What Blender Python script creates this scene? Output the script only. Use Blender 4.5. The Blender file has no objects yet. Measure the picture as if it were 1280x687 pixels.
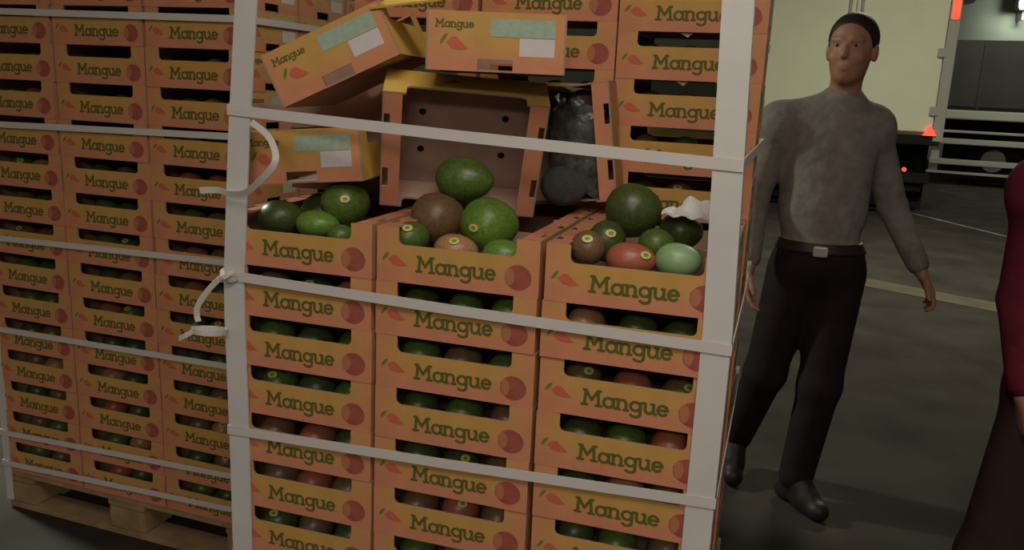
import bpy, bmesh, math, random
import numpy as np
from mathutils import Matrix, Vector

random.seed(7)
S = bpy.context.scene
COL = S.collection

# ------------------------------------------------------------------ camera
PITCH, ROLL, FPX = .2177, .0449, 1066.69
cam_d = bpy.data.cameras.new('camera')
cam = bpy.data.objects.new('camera', cam_d)
COL.objects.link(cam)
cam_d.sensor_width = 36.0
cam_d.lens = FPX / 1280 * 36.0
cam_d.clip_start = .02
_f = Vector((0, math.cos(PITCH), -math.sin(PITCH)))
_u = Vector((0, math.sin(PITCH), math.cos(PITCH)))
_r = Vector((1, 0, 0))
RT = math.cos(ROLL) * _r + math.sin(ROLL) * _u
UP = -math.sin(ROLL) * _r + math.cos(ROLL) * _u
cm = Matrix((RT, UP, -_f)).transposed().to_4x4()
cm.translation = (0, 0, 1.534)
cam.matrix_world = cm
S.camera = cam

# ------------------------------------------------------------------ world and exposure
W = bpy.data.worlds.new('night')
S.world = W
W.use_nodes = True
W.node_tree.nodes['Background'].inputs[0].default_value = (1.0, .86, .72, 1)
W.node_tree.nodes['Background'].inputs[1].default_value = .095
S.view_settings.view_transform = 'Standard'
S.view_settings.look = 'None'
S.view_settings.gamma = 1
S.view_settings.use_curve_mapping = False
S.view_settings.exposure = 0.0

# lamps of the hall: (location, yaw, length, watts, colour); fixtures are built further down
HALL_LAMPS = [((.20, .15, 2.95), -.30, 1.3, .90, 28, (1.0, .88, .80)),
              ((-.30, -2.6, 3.0), -.30, 1.6, 1.2, 72, (1.0, .88, .80)),  # unseen lamp behind the camera, added for frontal fill light
              ((3.6, 7.6, 4.6), -.30, 1.5, .3, 230, (1.0, .98, .78)),
              ((9.4, 15.0, 5.2), -.30, 1.5, .3, 110, (.98, 1.0, .86)),
              ((-4.0, 4.2, 3.6), -.30, 1.3, .3, 340, (.92, 1.0, .84))]

# ------------------------------------------------------------------ materials
def mat(name, c, rough=.7, spec=.3, var=.0, scale=30, bump=0., metal=0., c2=None, emit=None, es=0., trans=0., alpha=1.):
    m = bpy.data.materials.new(name)
    m.use_nodes = True
    nt = m.node_tree
    b = nt.nodes['Principled BSDF']
    b.inputs['Base Color'].default_value = (*c, 1)
    b.inputs['Roughness'].default_value = rough
    b.inputs['Specular IOR Level'].default_value = spec
    b.inputs['Metallic'].default_value = metal
    b.inputs['Transmission Weight'].default_value = trans
    b.inputs['Alpha'].default_value = alpha
    if emit:
        b.inputs['Emission Color'].default_value = (*emit, 1)
        b.inputs['Emission Strength'].default_value = es
    if var or bump or c2:
        tc = nt.nodes.new('ShaderNodeTexCoord')
        n = nt.nodes.new('ShaderNodeTexNoise')
        n.inputs['Scale'].default_value = scale
        n.inputs['Detail'].default_value = 5
        nt.links.new(tc.outputs['Object'], n.inputs['Vector'])
        if var or c2:
            r = nt.nodes.new('ShaderNodeValToRGB')
            r.color_ramp.elements[0].position = .3
            r.color_ramp.elements[1].position = .7
            d = c2 if c2 else tuple(x * (1 - var) for x in c)
            r.color_ramp.elements[0].color = (*d, 1)
            r.color_ramp.elements[1].color = (*c, 1)
            nt.links.new(n.outputs['Fac'], r.inputs[0])
            nt.links.new(r.outputs[0], b.inputs['Base Color'])
        if bump:
            bp = nt.nodes.new('ShaderNodeBump')
            bp.inputs['Strength'].default_value = bump
            bp.inputs['Distance'].default_value = .01
            nt.links.new(n.outputs['Fac'], bp.inputs['Height'])
            nt.links.new(bp.outputs[0], b.inputs['Normal'])
    return m

def carton_print(name='carton_print', axis='X', lo=.09, hi=.165):
    """printed carton board: yellow panel fading to orange at the foot and at the posts"""
    m = bpy.data.materials.new(name)
    m.use_nodes = True
    nt = m.node_tree
    b = nt.nodes['Principled BSDF']
    b.inputs['Roughness'].default_value = .62
    b.inputs['Specular IOR Level'].default_value = .25
    tc = nt.nodes.new('ShaderNodeTexCoord')
    sx = nt.nodes.new('ShaderNodeSeparateXYZ')
    nt.links.new(tc.outputs['Object'], sx.inputs[0])
    rz = nt.nodes.new('ShaderNodeValToRGB')
    e = rz.color_ramp.elements
    e[0].position = .015; e[0].color = (0, 0, 0, 1)
    e[1].position = .055; e[1].color = (1, 1, 1, 1)
    nt.links.new(sx.outputs['Z'], rz.inputs[0])
    ab = nt.nodes.new('ShaderNodeMath'); ab.operation = 'ABSOLUTE'
    nt.links.new(sx.outputs[axis], ab.inputs[0])
    rx = nt.nodes.new('ShaderNodeValToRGB')
    e = rx.color_ramp.elements
    e[0].position = lo; e[0].color = (1, 1, 1, 1)
    e[1].position = hi; e[1].color = (.25, .25, .25, 1)
    nt.links.new(ab.outputs[0], rx.inputs[0])
    mu = nt.nodes.new('ShaderNodeMath'); mu.operation = 'MULTIPLY'
    nt.links.new(rz.outputs[0], mu.inputs[0]); nt.links.new(rx.outputs[0], mu.inputs[1])
    mx = nt.nodes.new('ShaderNodeMix'); mx.data_type = 'RGBA'
    mx.inputs[6].default_value = (.60, .245, .13, 1)
    mx.inputs[7].default_value = (.56, .325, .085, 1)
    nt.links.new(mu.outputs[0], mx.inputs[0])
    n = nt.nodes.new('ShaderNodeTexNoise'); n.inputs['Scale'].default_value = 22
    nt.links.new(tc.outputs['Object'], n.inputs['Vector'])
    mr = nt.nodes.new('ShaderNodeMapRange'); mr.inputs[3].default_value = .82; mr.inputs[4].default_value = 1.08
    nt.links.new(n.outputs['Fac'], mr.inputs[0])
    m2 = nt.nodes.new('ShaderNodeMix'); m2.data_type = 'RGBA'; m2.blend_type = 'MULTIPLY'; m2.inputs[0].default_value = 1
    nt.links.new(mx.outputs[2], m2.inputs[6]); nt.links.new(mr.outputs[0], m2.inputs[7])
    nt.links.new(m2.outputs[2], b.inputs['Base Color'])
    return m

def mango_mat(name, ca, cb, scale=9):
    m = mat(name, ca, rough=.38, spec=.45, c2=cb, scale=scale)
    return m

M = {}
M['print'] = carton_print()
M['print_end'] = carton_print('carton_print_end', 'Y', .07, .14)
M['ledge'] = mat('carton_orange', (.60, .25, .135), .6, .25, var=.12, scale=25)
M['brown'] = mat('raw_cardboard', (.40, .255, .19), .85, .1, var=.18, scale=18)
M['dark'] = mat('vent_hole_shade', (.012, .008, .006), .9, .05)  # flat dark discs paint the shade inside the vent holes
M['text'] = mat('lettering_green', (.105, .115, .022), .6, .2)
M['fruit'] = mat('fruit_print', (.40, .11, .07), .6, .2, c2=(.30, .075, .06), scale=40)
M['fruit_hi'] = mat('fruit_print_light', (.43, .17, .08), .6, .2)
M['slice'] = mat('slice_print', (.55, .13, .075), .6, .2)
M['leaf'] = mat('leaf_print', (.14, .20, .03), .6, .2)
M['glabel'] = mat('green_label', (.36, .47, .34), .55, .3, var=.18, scale=90)
M['wlabel'] = mat('white_label', (.62, .58, .56), .5, .3, var=.06, scale=60)
M['strap'] = mat('strap_white', (.60, .57, .53), .45, .4)
M['guard'] = mat('corner_board', (.62, .615, .57), .42, .45, var=.08, scale=8)
M['paper'] = mat('white_paper', (.78, .76, .72), .7, .2)
M['wood'] = mat('pallet_wood', (.38, .27, .14), .85, .1, c2=(.25, .17, .08), scale=14, bump=.2)
M['flap'] = mat('yellow_board', (.74, .50, .11), .6, .2, var=.08)
M['sticker'] = mat('sticker_yellow', (.55, .52, .13), .4, .4)
M['sticker_in'] = mat('sticker_green', (.16, .24, .05), .4, .4)
M['m_green'] = mango_mat('mango_green', (.105, .175, .03), (.05, .09, .016))
M['m_bright'] = mango_mat('mango_bright_green', (.15, .27, .04), (.075, .16, .022))
M['m_dark'] = mango_mat('mango_dark_green', (.075, .105, .022), (.035, .055, .015))
M['m_blush'] = mango_mat('mango_blush', (.16, .14, .04), (.16, .05, .045))
M['m_red'] = mango_mat('mango_red', (.40, .11, .07), (.28, .10, .04))
M['m_yellow'] = mango_mat('mango_yellow_pink', (.42, .26, .10), (.33, .12, .08))
M['m_pale'] = mango_mat('mango_pale_green', (.30, .42, .22), (.18, .33, .13), 20)
M['film'] = mat('plastic_film', (.15, .155, .15), .25, .5, c2=(.025, .035, .018), scale=34, bump=.8)
M['floor'] = mat('concrete', (.052, .045, .037), .85, .05, c2=(.030, .025, .021), scale=2.2, bump=.08)
M['yline'] = mat('yellow_paint', (.095, .080, .036), .7, .2, c2=(.055, .047, .032), scale=5)
M['wline'] = mat('pale_thin_line', (.30, .29, .25), .7, .2, c2=(.07, .065, .055), scale=4)  # thin floor line, pale tone broken up by noise
M['wallpaint'] = mat('wall_paint', (.52, .58, .44), .8, .2, var=.08, scale=.6)
M['ceil'] = mat('ceiling_paint', (.10, .10, .09), .9, .1)
M['trailer'] = mat('trailer_white', (.62, .62, .46), .55, .3, var=.06, scale=3)
M['steel'] = mat('grey_steel', (.30, .29, .26), .5, .4)
M['rail'] = mat('pale_rail', (.52, .52, .44), .6, .3)
M['tarp'] = mat('dark_tarp', (.075, .065, .060), .75, .3, c2=(.050, .045, .042), scale=2)
M['rubber'] = mat('black_rubber', (.016, .014, .013), .9, .1)
M['redglow'] = mat('red_lamp', (.6, .05, .03), .4, .4, emit=(1, .13, .06), es=.75)
M['redtri'] = mat('red_reflector_glow', (.8, .06, .03), .3, .5, emit=(1, .09, .05), es=1.2)  # the reflector is no lamp; emission stands in for light thrown back
M['lampglow'] = mat('lamp_glow', (1, 1, 1), .4, .2, emit=(.95, 1, .95), es=9)
M['tube'] = mat('tube_glow', (1, 1, 1), .4, .2, emit=(1, .93, .84), es=5)
M['skin'] = mat('skin', (.34, .165, .105), .55, .35)
M['hair'] = mat('dark_hair', (.022, .014, .010), .6, .3)
M['sweater'] = mat('grey_knit', (.235, .212, .188), .9, .1, c2=(.165, .148, .130), scale=26, bump=.5)
M['trouser'] = mat('dark_trousers', (.017, .011, .012), .85, .15, var=.3, scale=14)
M['shoe'] = mat('dark_shoe', (.016, .010, .009), .55, .3)
M['belt'] = mat('black_belt', (.02, .014, .012), .5, .3)
M['buckle'] = mat('buckle_metal', (.65, .60, .55), .3, .5, metal=.8)
M['eye'] = mat('eye_white', (.30, .28, .26), .3, .4)
M['lip'] = mat('lips', (.28, .10, .08), .5, .3)
M['redcoat'] = mat('dark_red_coat', (.125, .016, .026), .9, .1, var=.35, scale=18)
M['brownpants'] = mat('dark_brown_trousers', (.040, .022, .018), .9, .1, var=.3, scale=14)

# ------------------------------------------------------------------ helpers
def link(o, parent=None):
    COL.objects.link(o)
    if parent: o.parent = parent
    return o

def meshobj(name, verts, faces, mats, parent=None, fm=None, smooth=False):
    me = bpy.data.meshes.new(name)
    me.from_pydata(verts, [], faces)
    for m in (mats if isinstance(mats, (list, tuple)) else [mats]): me.materials.append(M[m])
    if fm is not None: me.polygons.foreach_set('material_index', fm)
    if smooth: me.polygons.foreach_set('use_smooth', [True] * len(me.polygons))
    me.update()
    return link(bpy.data.objects.new(name, me), parent)

class MB:
    """collects geometry for one mesh"""
    def __init__(s): s.v = []; s.f = []; s.m = []
    def box(s, a, b, mi=0):
        x0, y0, z0 = a; x1, y1, z1 = b; n = len(s.v)
        s.v += [(x0,y0,z0),(x1,y0,z0),(x1,y1,z0),(x0,y1,z0),(x0,y0,z1),(x1,y0,z1),(x1,y1,z1),(x0,y1,z1)]
        s.f += [tuple(n+i for i in q) for q in ((3,2,1,0),(4,5,6,7),(0,1,5,4),(1,2,6,5),(2,3,7,6),(3,0,4,7))]
        s.m += [mi]*6
        return s
    def bevbox(s, a, b, r, mi=0):
        """box with chamfered vertical and horizontal edges"""
        bm = bmesh.new()
        bmesh.ops.create_cube(bm, size=1)
        for v in bm.verts:
            v.co = Vector([(a[i]+b[i])/2 + v.co[i]*(b[i]-a[i]) for i in range(3)])
        bmesh.ops.bevel(bm, geom=bm.edges[:], offset=r, segments=2, affect='EDGES')
        return s.addbm(bm, mi)
    def addbm(s, bm, mi=0):
        n = len(s.v); bm.verts.index_update()
        s.v += [tuple(v.co) for v in bm.verts]
        s.f += [tuple(n+v.index for v in f.verts) for f in bm.faces]
        s.m += [mi]*len(bm.faces); bm.free()
        return s
    def prism(s, poly, fn, t, mi=0, mib=None, mis=None):
        """2-D polygon; fn(a,b,c) maps to 3-D; c runs 0 (outer) to t (inner)"""
        n = len(s.v); k = len(poly)
        s.v += [fn(a,b,0) for a,b in poly] + [fn(a,b,t) for a,b in poly]
        s.f.append(tuple(range(n, n+k))); s.m.append(mi)
        s.f.append(tuple(range(n+2*k-1, n+k-1, -1))); s.m.append(mi if mib is None else mib)
        for i in range(k):
            j = (i+1) % k
            s.f.append((n+j, n+i, n+k+i, n+k+j)); s.m.append((mi if mib is None else mib) if mis is None else mis)
        return s
    def cyl(s, p, q, r, seg=12, mi=0, r2=None):
        p, q = Vector(p), Vector(q); d = (q-p).normalized()
        a = d.orthogonal().normalized(); b = d.cross(a); n = len(s.v); r2 = r if r2 is None else r2
        for c, rr in ((p, r), (q, r2)):
            for i in range(seg):
                t = 2*math.pi*i/seg
                s.v.append(tuple(c + rr*(math.cos(t)*a + math.sin(t)*b)))
        for i in range(seg):
            j = (i+1) % seg
            s.f.append((n+i, n+j, n+seg+j, n+seg+i)); s.m.append(mi)
        s.f.append(tuple(n+i for i in range(seg-1, -1, -1))); s.m.append(mi)
        s.f.append(tuple(n+seg+i for i in range(seg))); s.m.append(mi)
        return s
    def build(s, name, mats, parent=None, smooth=False):
        return meshobj(name, s.v, s.f, mats, parent, s.m, smooth)

def tag(o, label, cat, group=None):
    o['label'] = label; o['category'] = cat
    if group: o['group'] = group
    return o

def thing(name, label, cat, mw=None, group=None):
    o = bpy.data.objects.new(name, None)
    o.empty_display_size = .1
    COL.objects.link(o)
    tag(o, label, cat, group)
    if mw is not None: o.matrix_world = mw
    return o

def struct(o): o['kind'] = 'structure'; return o

def frame(loc, yaw=0): return Matrix.Translation(Vector(loc)) @ Matrix.Rotation(yaw, 4, 'Z')

def axes(loc, x, y, z):
    m = Matrix((Vector(x).normalized(), Vector(y).normalized(), Vector(z).normalized())).transposed().to_4x4()
    m.translation = loc
    return m

ORD = ['', 'first', 'second', 'third', 'fourth', 'fifth', 'sixth', 'seventh', 'eighth', 'ninth', 'tenth', 'eleventh', 'twelfth',
       'thirteenth', 'fourteenth', 'fifteenth', 'sixteenth', 'seventeenth']

# pallet frames: near pallet (u to the right along its front, v into it), far left pallet
YAW2, O2 = -.2988, Vector((-.2763, 1.6706, 0))
YAW1, O1 = -.3319, Vector((-1.0940, 2.5427, 0))
U2 = Vector((math.cos(YAW2), math.sin(YAW2), 0)); N2 = Vector((-math.sin(YAW2), math.cos(YAW2), 0))
U1 = Vector((math.cos(YAW1), math.sin(YAW1), 0)); N1 = Vector((-math.sin(YAW1), math.cos(YAW1), 0))
def near(u, v, z): return O2 + u*U2 + v*N2 + Vector((0, 0, z))
def far(u, v, z): return O1 + u*U1 + v*N1 + Vector((0, 0, z))
ZT = 1.2527            # top of the opened front trays
BASE = .143            # pallet deck
CW, CD, CH = .338, .268, .1108
PIT = (ZT - BASE) / 10

# ------------------------------------------------------------------ the hall
o = MB().box((-9, -4, -.2), (26, 30, 0)).build('floor', 'floor'); struct(o)
o = MB().box((-9, 25, 0), (26, 25.3, 7)).build('wall_back', 'wallpaint'); struct(o)
o = MB().box((-9, -4, 6.6), (26, 25.2, 6.8)).build('ceiling', 'ceil'); struct(o)
for nm, p, q, w, m, lab in (('floor_marking', (2.75, 7.62), (4.75, 5.62), .34, 'yline', 'faded yellow painted line crossing the dark floor behind the man'),
                            ('floor_marking', (5.2, 15.2), (6.2, 9.4), .07, 'wline', 'thin patchy white line on the floor near the trucks')):
    a, b = Vector((*p, 0)), Vector((*q, 0)); d = (b-a).normalized(); n = Vector((-d.y, d.x, 0))*w/2
    mb = MB(); bm = bmesh.new()
    vs = [bm.verts.new(c) for c in (a-n, b-n, b+n, a+n)]
    f = bm.faces.new(vs); r = bmesh.ops.extrude_face_region(bm, geom=[f])
    for g in r['geom']:
        if isinstance(g, bmesh.types.BMVert): g.co.z += .003
    bmesh.ops.recalc_face_normals(bm, faces=bm.faces[:])
    mb.addbm(bm); o = mb.build(nm, m); tag(o, lab, 'floor marking')

for i, (loc, yaw, ln, wd, watt, colr) in enumerate(HALL_LAMPS):
    t = thing('ceiling_lamp', ['wide tube lamp hung above the aisle before the opened cartons', 'large unseen tube lamp added over the near end of the aisle for frontal fill', 'tube lamp hung in front of the white trailer doors',
                               'tube lamp hung over the dark tarpaulin truck', 'tube lamp hung left of the far left pallet'][i], 'lamp', frame(loc, yaw))
    h = ln/2
    MB().bevbox((-h, -wd/2-.02, .03), (h, wd/2+.02, .10), .015).build('housing', 'steel', t)
    for s in np.linspace(-wd/2+.04, wd/2-.04, 2 if wd < .5 else 4): MB().cyl((-h+.03, s, 0), (h-.03, s, 0), .014, 10).build('tube', 'tube', t, True)
    for s in (-1, 1): MB().cyl((s*h*.7, 0, .10), (s*h*.7, 0, 6.6-loc[2]), .006, 6).build('hanger_rod', 'steel', t)
    ld = bpy.data.lights.new('tube_light', 'AREA'); ld.shape = 'RECTANGLE'; ld.size = ln; ld.size_y = wd
    ld.energy = watt; ld.color = colr
    lo = bpy.data.objects.new('tube_light', ld); COL.objects.link(lo); lo.parent = t; lo.location = (0, 0, -.02)

# ------------------------------------------------------------------ mango carton
def strokes(polys, w, g=.062):
    """flat lettering: the union of round-ended strokes, meshed as a grid whose rim follows the outline"""
    P = np.array([p for pl in polys for p in pl]); lo = P.min(0)-w; n = np.ceil((P.max(0)+w-lo)/g).astype(int)+1
    X, Y = np.meshgrid(lo[0]+g*np.arange(n[0]), lo[1]+g*np.arange(n[1]), indexing='ij')
    def sd(X, Y):
        D = np.full(X.shape, 9.)
        for pl in polys:
            for (ax, ay), (bx, by) in zip(pl[:-1], pl[1:]):
                L = (bx-ax)**2+(by-ay)**2+1e-9
                t = np.clip(((X-ax)*(bx-ax)+(Y-ay)*(by-ay))/L, 0, 1)
                D = np.minimum(D, np.hypot(X-ax-t*(bx-ax), Y-ay-t*(by-ay)))
        return D-w/2
    Cn = sd(X[:-1,:-1]+g/2, Y[:-1,:-1]+g/2) < 0
    for _ in range(2):                                   # pull outside corners of kept cells onto the rim
        D = sd(X, Y); e = .01
        gx, gy = (sd(X+e, Y)-sd(X-e, Y))/(2*e), (sd(X, Y+e)-sd(X, Y-e))/(2*e)
        pad = np.pad(Cn, 1); full = pad[:-1,:-1] & pad[1:,:-1] & pad[:-1,1:] & pad[1:,1:]
        mv = np.where(full, 0, np.clip(D, -.6*g, .6*g))
        X, Y = X-mv*gx, Y-mv*gy
    ids = {}; v, f = [], []
    for i, j in np.argwhere(Cn):
        q = []
        for a, b in ((i,j),(i+1,j),(i+1,j+1),(i,j+1)):
            if (a,b) not in ids: ids[(a,b)] = len(v); v.append((float(X[a,b]), float(Y[a,b])))
            q.append(ids[(a,b)])
        f.append(tuple(q))
    return v, f

def arc(cx, cy, rx, ry, a0, a1, n=12):
    return [(cx+rx*math.cos(math.radians(a0+(a1-a0)*i/n)), cy+ry*math.sin(math.radians(a0+(a1-a0)*i/n))) for i in range(n+1)]

def mangue():
    G = [(1.62, [[(.12,0),(.2,1.42),(.68,.5),(1.16,1.42),(1.26,0)], [(-.08,0),(.34,0)], [(1.04,0),(1.46,0)], [(.02,1.42),(.22,1.42)], [(1.16,1.42),(1.36,1.42)]]),
         (1.08, [arc(.4,.46,.38,.46,0,360,16), [(.8,.92),(.8,.12),(.98,0)]]),
         (1.02, [[(-.08,.93),(.08,.93),(.08,0)], [(.08,.62)]+arc(.4,.62,.3,.32,160,0,8)+[(.7,0)], [(-.06,0),(.22,0)], [(.56,0),(.86,0)]]),
         (1.08, [arc(.4,.5,.38,.42,0,360,16), [(.98,.95),(.8,.88),(.8,-.2)]+arc(.42,-.22,.38,.3,0,-150,8)]),
         (1.02, [[(-.08,.93),(.08,.93),(.08,.35)]+arc(.37,.34,.29,.33,180,340,8), [(.56,.93),(.72,.93),(.72,.1),(.88,0)]]),
         (.85, [[(.04,.48),(.76,.5)]+arc(.4,.48,.36,.46,5,315,14)])]
    out, x = [], 0
    for w, ps in G:
        out += [[(x+a, b) for a, b in p] for p in ps]; x += w
    return out, x

LET, LETW = mangue()
LV, LF = strokes(LET, .25)

def ellipse(cx, cy, rx, ry, n=20, wob=0.): return [(cx+rx*math.cos(2*math.pi*i/n)*(1+wob*math.cos(4*math.pi*i/n+1)), cy+ry*math.sin(2*math.pi*i/n)) for i in range(n)]

def arcs(cx, cz, r, a0, a1): return arc(cx, cz, r, r, a0, a1, 4)

def tray_mesh():
    w, d, h, t, p, zc, r = CW/2, CD/2, CH, .004, .047, .0765, .011
    mb = MB()
    u = [(-w,0),(w,0),(w,h),(w-p,h)] + arcs(w-p-r, zc+r, r, 0, -90) + arcs(-(w-p-r), zc+r, r, -90, -180) + [(-(w-p),h),(-w,h)]
    mb.prism(u, lambda a,b,c: (a, -d+c, b), t, 0, 1, 1)
    mb.prism([(-a,b) for a,b in u], lambda a,b,c: (a, d-c, b), t, 5, 1, 1)
    # ends: hand notch at the foot, stacking notches at the top
    nb, nh = .034, .024
    e = [(-d+t,0),(-nb,0),(-nb,nh),(nb,nh),(nb,0),(d-t,0),(d-t,h),(-d+t,h)]
    mb.prism(e, lambda a,b,c: (w-c, a, b), t, 4, 1, 1)
    mb.prism([(-a,b) for a,b in e], lambda a,b,c: (-w+c, a, b), t, 4, 1, 1)
    # ledges over the ends, notched on the outer edge
    L = .040
    l = [(w-t,-d+t),(w-t,-.085),(w-.016,-.085),(w-.016,-.04),(w-t,-.04),(w-t,.04),(w-.016,.04),(w-.016,.085),(w-t,.085),(w-t,d-t),(w-L,d-t),(w-L,-d+t)]
    mb.prism(l, lambda a,b,c: (a,b,h-c), t, 2, 1, 2)
    mb.prism([(-a,b) for a,b in reversed(l)], lambda a,b,c: (a,b,h-c), t, 2, 1, 2)
    mb.box((-w+t,-d+t,0), (w-t,d-t,t), 1)
    for x in (-.09, .09):
        for y in (-.045, .045):
            k = len(mb.v); mb.v += [(x+a, y+b, t+.0006) for a,b in ellipse(0,0,.008,.008,10)]
            mb.f.append(tuple(range(k,k+10))); mb.m.append(3)
    o = mb.build('tray', ['print','brown','ledge','dark','print_end','flap'])
    me = o.data
    bpy.data.objects.remove(o)
    return me

def flat(name, polys, fn, mats, fm):
    v, f = [], []
    for p in polys:
        k = len(v); v += [fn(a,b) for a,b in p]; f.append(tuple(range(k,k+len(p))))
    o = meshobj(name, v, f, mats, None, fm); me = o.data; bpy.data.objects.remove(o)
    return me

yF = -CD/2 - .0007
front = lambda a,b: (a, yF, b)
xE = CW/2 + .0007
end = lambda a,b: (xE, a, b)
lx, lz = .163/LETW, .0205
fx0 = -CW/2 + .262*CW
ME = {'tray': tray_mesh()}
ME['lettering'] = flat('lettering', [[LV[i] for i in q] for q in LF], lambda a,b: (fx0+a*lx, yF, .027+b*lz), ['text'], [0]*len(LF))
fxm = CW/2 - .122*CW
ME['fruit_picture'] = flat('fruit_picture', [ellipse(fxm,.037,.0265,.0245,22,.04), [(a, b) for a,b in ellipse(fxm-.017,.037,.010,.017,14)]],
                           lambda a,b: (a, yF - (.0003 if a < fxm-.005 and abs(b-.037) < .0171 and a > fxm-.0275 else 0), b), ['fruit','fruit_hi'], [0,1])
sx = -CW/2 + .115*CW
SL = [[(sx-.014,.046),(sx-.004,.055),(sx+.006,.0545),(sx+.018,.043),(sx+.028,.036),(sx+.012,.0335),(sx-.004,.036)],
      [(sx-.026,.042),(sx-.026,.048),(sx-.020,.057),(sx-.012,.060),(sx-.015,.052),(sx-.021,.046)]]
ME['slice_picture'] = flat('slice_picture', SL, front, ['slice','leaf'], [0,1])
ey = lambda fr: -CD/2 + fr*CD
ex = .27*CD/LETW
ME['end_lettering'] = flat('end_lettering', [[LV[i] for i in q] for q in LF], lambda a,b: (xE, ey(.07)+a*ex, .081+b*.0095), ['text'], [0]*len(LF))
ME['end_picture'] = flat('end_picture', [[(ey(.2)+(a-sx)*1.0, (b-.045)*1.15+.052) for a,b in q] for q in SL], end, ['slice','leaf'], [0,1])
ME['green_label'] = flat('green_label', [[(ey(.46),.066),(ey(.92),.066),(ey(.92),.099),(ey(.46),.099)]], end, ['glabel'], [0])
ME['white_label'] = flat('white_label', [[(ey(.67),.031),(ey(.92),.031),(ey(.92),.0645),(ey(.67),.0645)]], end, ['wlabel'], [0])
FRONT = ('lettering', 'fruit_picture', 'slice_picture')
END = ('end_lettering', 'end_picture', 'green_label', 'white_label')

def carton(mw, label, group=None, ends=False, fronts=True, zs=1.):
    t = thing('mango_carton', label, 'carton', mw @ Matrix.Scale(zs, 4, (0,0,1)), group)
    for k in ('tray',) + (FRONT if fronts else ()) + (END if ends else ()):
        link(bpy.data.objects.new(k, ME[k]), t)
    return t

# ------------------------------------------------------------------ mangoes
def mango_mesh(mt):
    v, f = [], []; nu, nv = 14, 9
    for j in range(nv+1):
        th = math.pi*j/nv
        for i in range(nu):
            ph = 2*math.pi*i/nu
            x, y, z = math.cos(th), math.sin(th)*math.cos(ph), math.sin(th)*math.sin(ph)
            k = 1 - .10*x                                    # blunt stalk end, narrower beak
            v.append((x, y*k + .10*x*x, z*k))
    for j in range(nv):
        for i in range(nu):
            a, b = j*nu+i, j*nu+(i+1) % nu
            f.append((a, b, b+nu, a+nu))
    o = meshobj('fruit', v, f, mt, None, None, True); me = o.data; bpy.data.objects.remove(o)
    return me
MM = {k: mango_mesh(k) for k in ('m_green','m_bright','m_dark','m_blush','m_red','m_yellow','m_pale','film')}
# sticker: an oval ring with a darker middle, domed a little
def sticker_mesh():
    v, f, m = [(0,0,.0006)], [], []
    for r, z in ((.5,.0006), (1,0), (1,-.0012)):
        v += [(r*.0105*math.cos(2*math.pi*i/16), r*.0080*math.sin(2*math.pi*i/16), z) for i in range(16)]
    for i in range(16):
        j = (i+1) % 16
        f.append((0, 1+i, 1+j)); m.append(1)
        f.append((1+i, 17+i, 17+j, 1+j)); m.append(0)
        f.append((17+i, 33+i, 33+j, 17+j)); m.append(0)
    o = meshobj('sticker', v, f, ['sticker','sticker_in'], None, m); me = o.data; bpy.data.objects.remove(o)
    return me
STK = sticker_mesh()

def mango(loc, r, yaw, kind, label, group=None, tilt=0., stick=None, name='mango'):
    """r = half length, half width, half height; stick = world direction the sticker faces"""
    mw = Matrix.Translation(loc) @ Matrix.Rotation(yaw, 4, 'Z') @ Matrix.Rotation(tilt, 4, 'Y')
    t = thing(name, label, 'mango', mw, group)
    o = bpy.data.objects.new('skin', MM[kind]); o.scale = r; link(o, t)
    if stick is not None:
        d = mw.to_3x3().inverted() @ Vector(stick).normalized()
        k = 1/math.sqrt((d.x/r[0])**2 + (d.y/r[1])**2 + (d.z/r[2])**2)
        p = d*k; nrm = Vector((p.x/r[0]**2, p.y/r[1]**2, p.z/r[2]**2)).normalized()
        # follow the real skin: narrowing towards one end and the slight bow
        kk = 1 - .10*p.x/r[0]
        p = Vector((p.x, p.y*kk + .10*r[1]*(p.x/r[0])**2, p.z*kk)) + nrm*.0018
        s = bpy.data.objects.new('sticker', STK); link(s, t)
        s.matrix_local = Matrix.Translation(p) @ nrm.to_track_quat('Z', 'Y').to_matrix().to_4x4()
    return t

KINDS = ['m_green','m_dark','m_blush','m_dark','m_dark','m_green','m_red','m_blush','m_blush','m_yellow']
SIDE3 = ['left', 'middle', 'right']
def fill(mw, fmt, group, n=3, sz=1., back=0.):
    """row of mangoes behind the front slot"""
    for i in range(n):
        x = (-.094, .0, .094)[i] + random.uniform(-.006, .006)
        kd = random.choice(KINDS)
        r = tuple(sz*q for q in (random.uniform(.047,.054), random.uniform(.039,.043), random.uniform(.039,.045)))
        p = mw @ Vector((x, -.060 + back + random.uniform(-.004,.004), .007 + r[2]))
        st = (Vector((random.uniform(-.3,.3), -1, .75)) if random.random() < .16 else None)
        mango(p, r, YAW2 + math.pi/2 + random.uniform(-.25,.25), kd, fmt % SIDE3[i], group, stick=st)

# ------------------------------------------------------------------ pallets
def pallet(mw, wdt, dep, label):
    t = thing('wooden_pallet', label, 'pallet', mw)
    h = BASE
    n = 7; bw = .1
    for i in range(n):
        y = i*(dep-bw)/(n-1)
        MB().bevbox((0, y, h-.022), (wdt, y+bw, h), .003).build('deck_board', 'wood', t)
    for i in range(3):
        x = (0, wdt/2-.075, wdt-.12)[i]; w = (.12, .15, .12)[i]
        MB().bevbox((x, .0, h-.040), (x+w, dep, h-.0225), .002).build('stringer_board', 'wood', t)
        for j in range(3):
            y = (0.002, dep/2-.07, dep-.142)[j]
            MB().bevbox((x+.002, y, .022), (x+w-.002, y+.14, h-.0405), .004).build('block', 'wood', t)
    for y in (0, dep/2-.05, dep-.1):
        MB().bevbox((0, y, 0), (wdt, y+.1, .0215), .003).build('bottom_board', 'wood', t)
    return t

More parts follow.
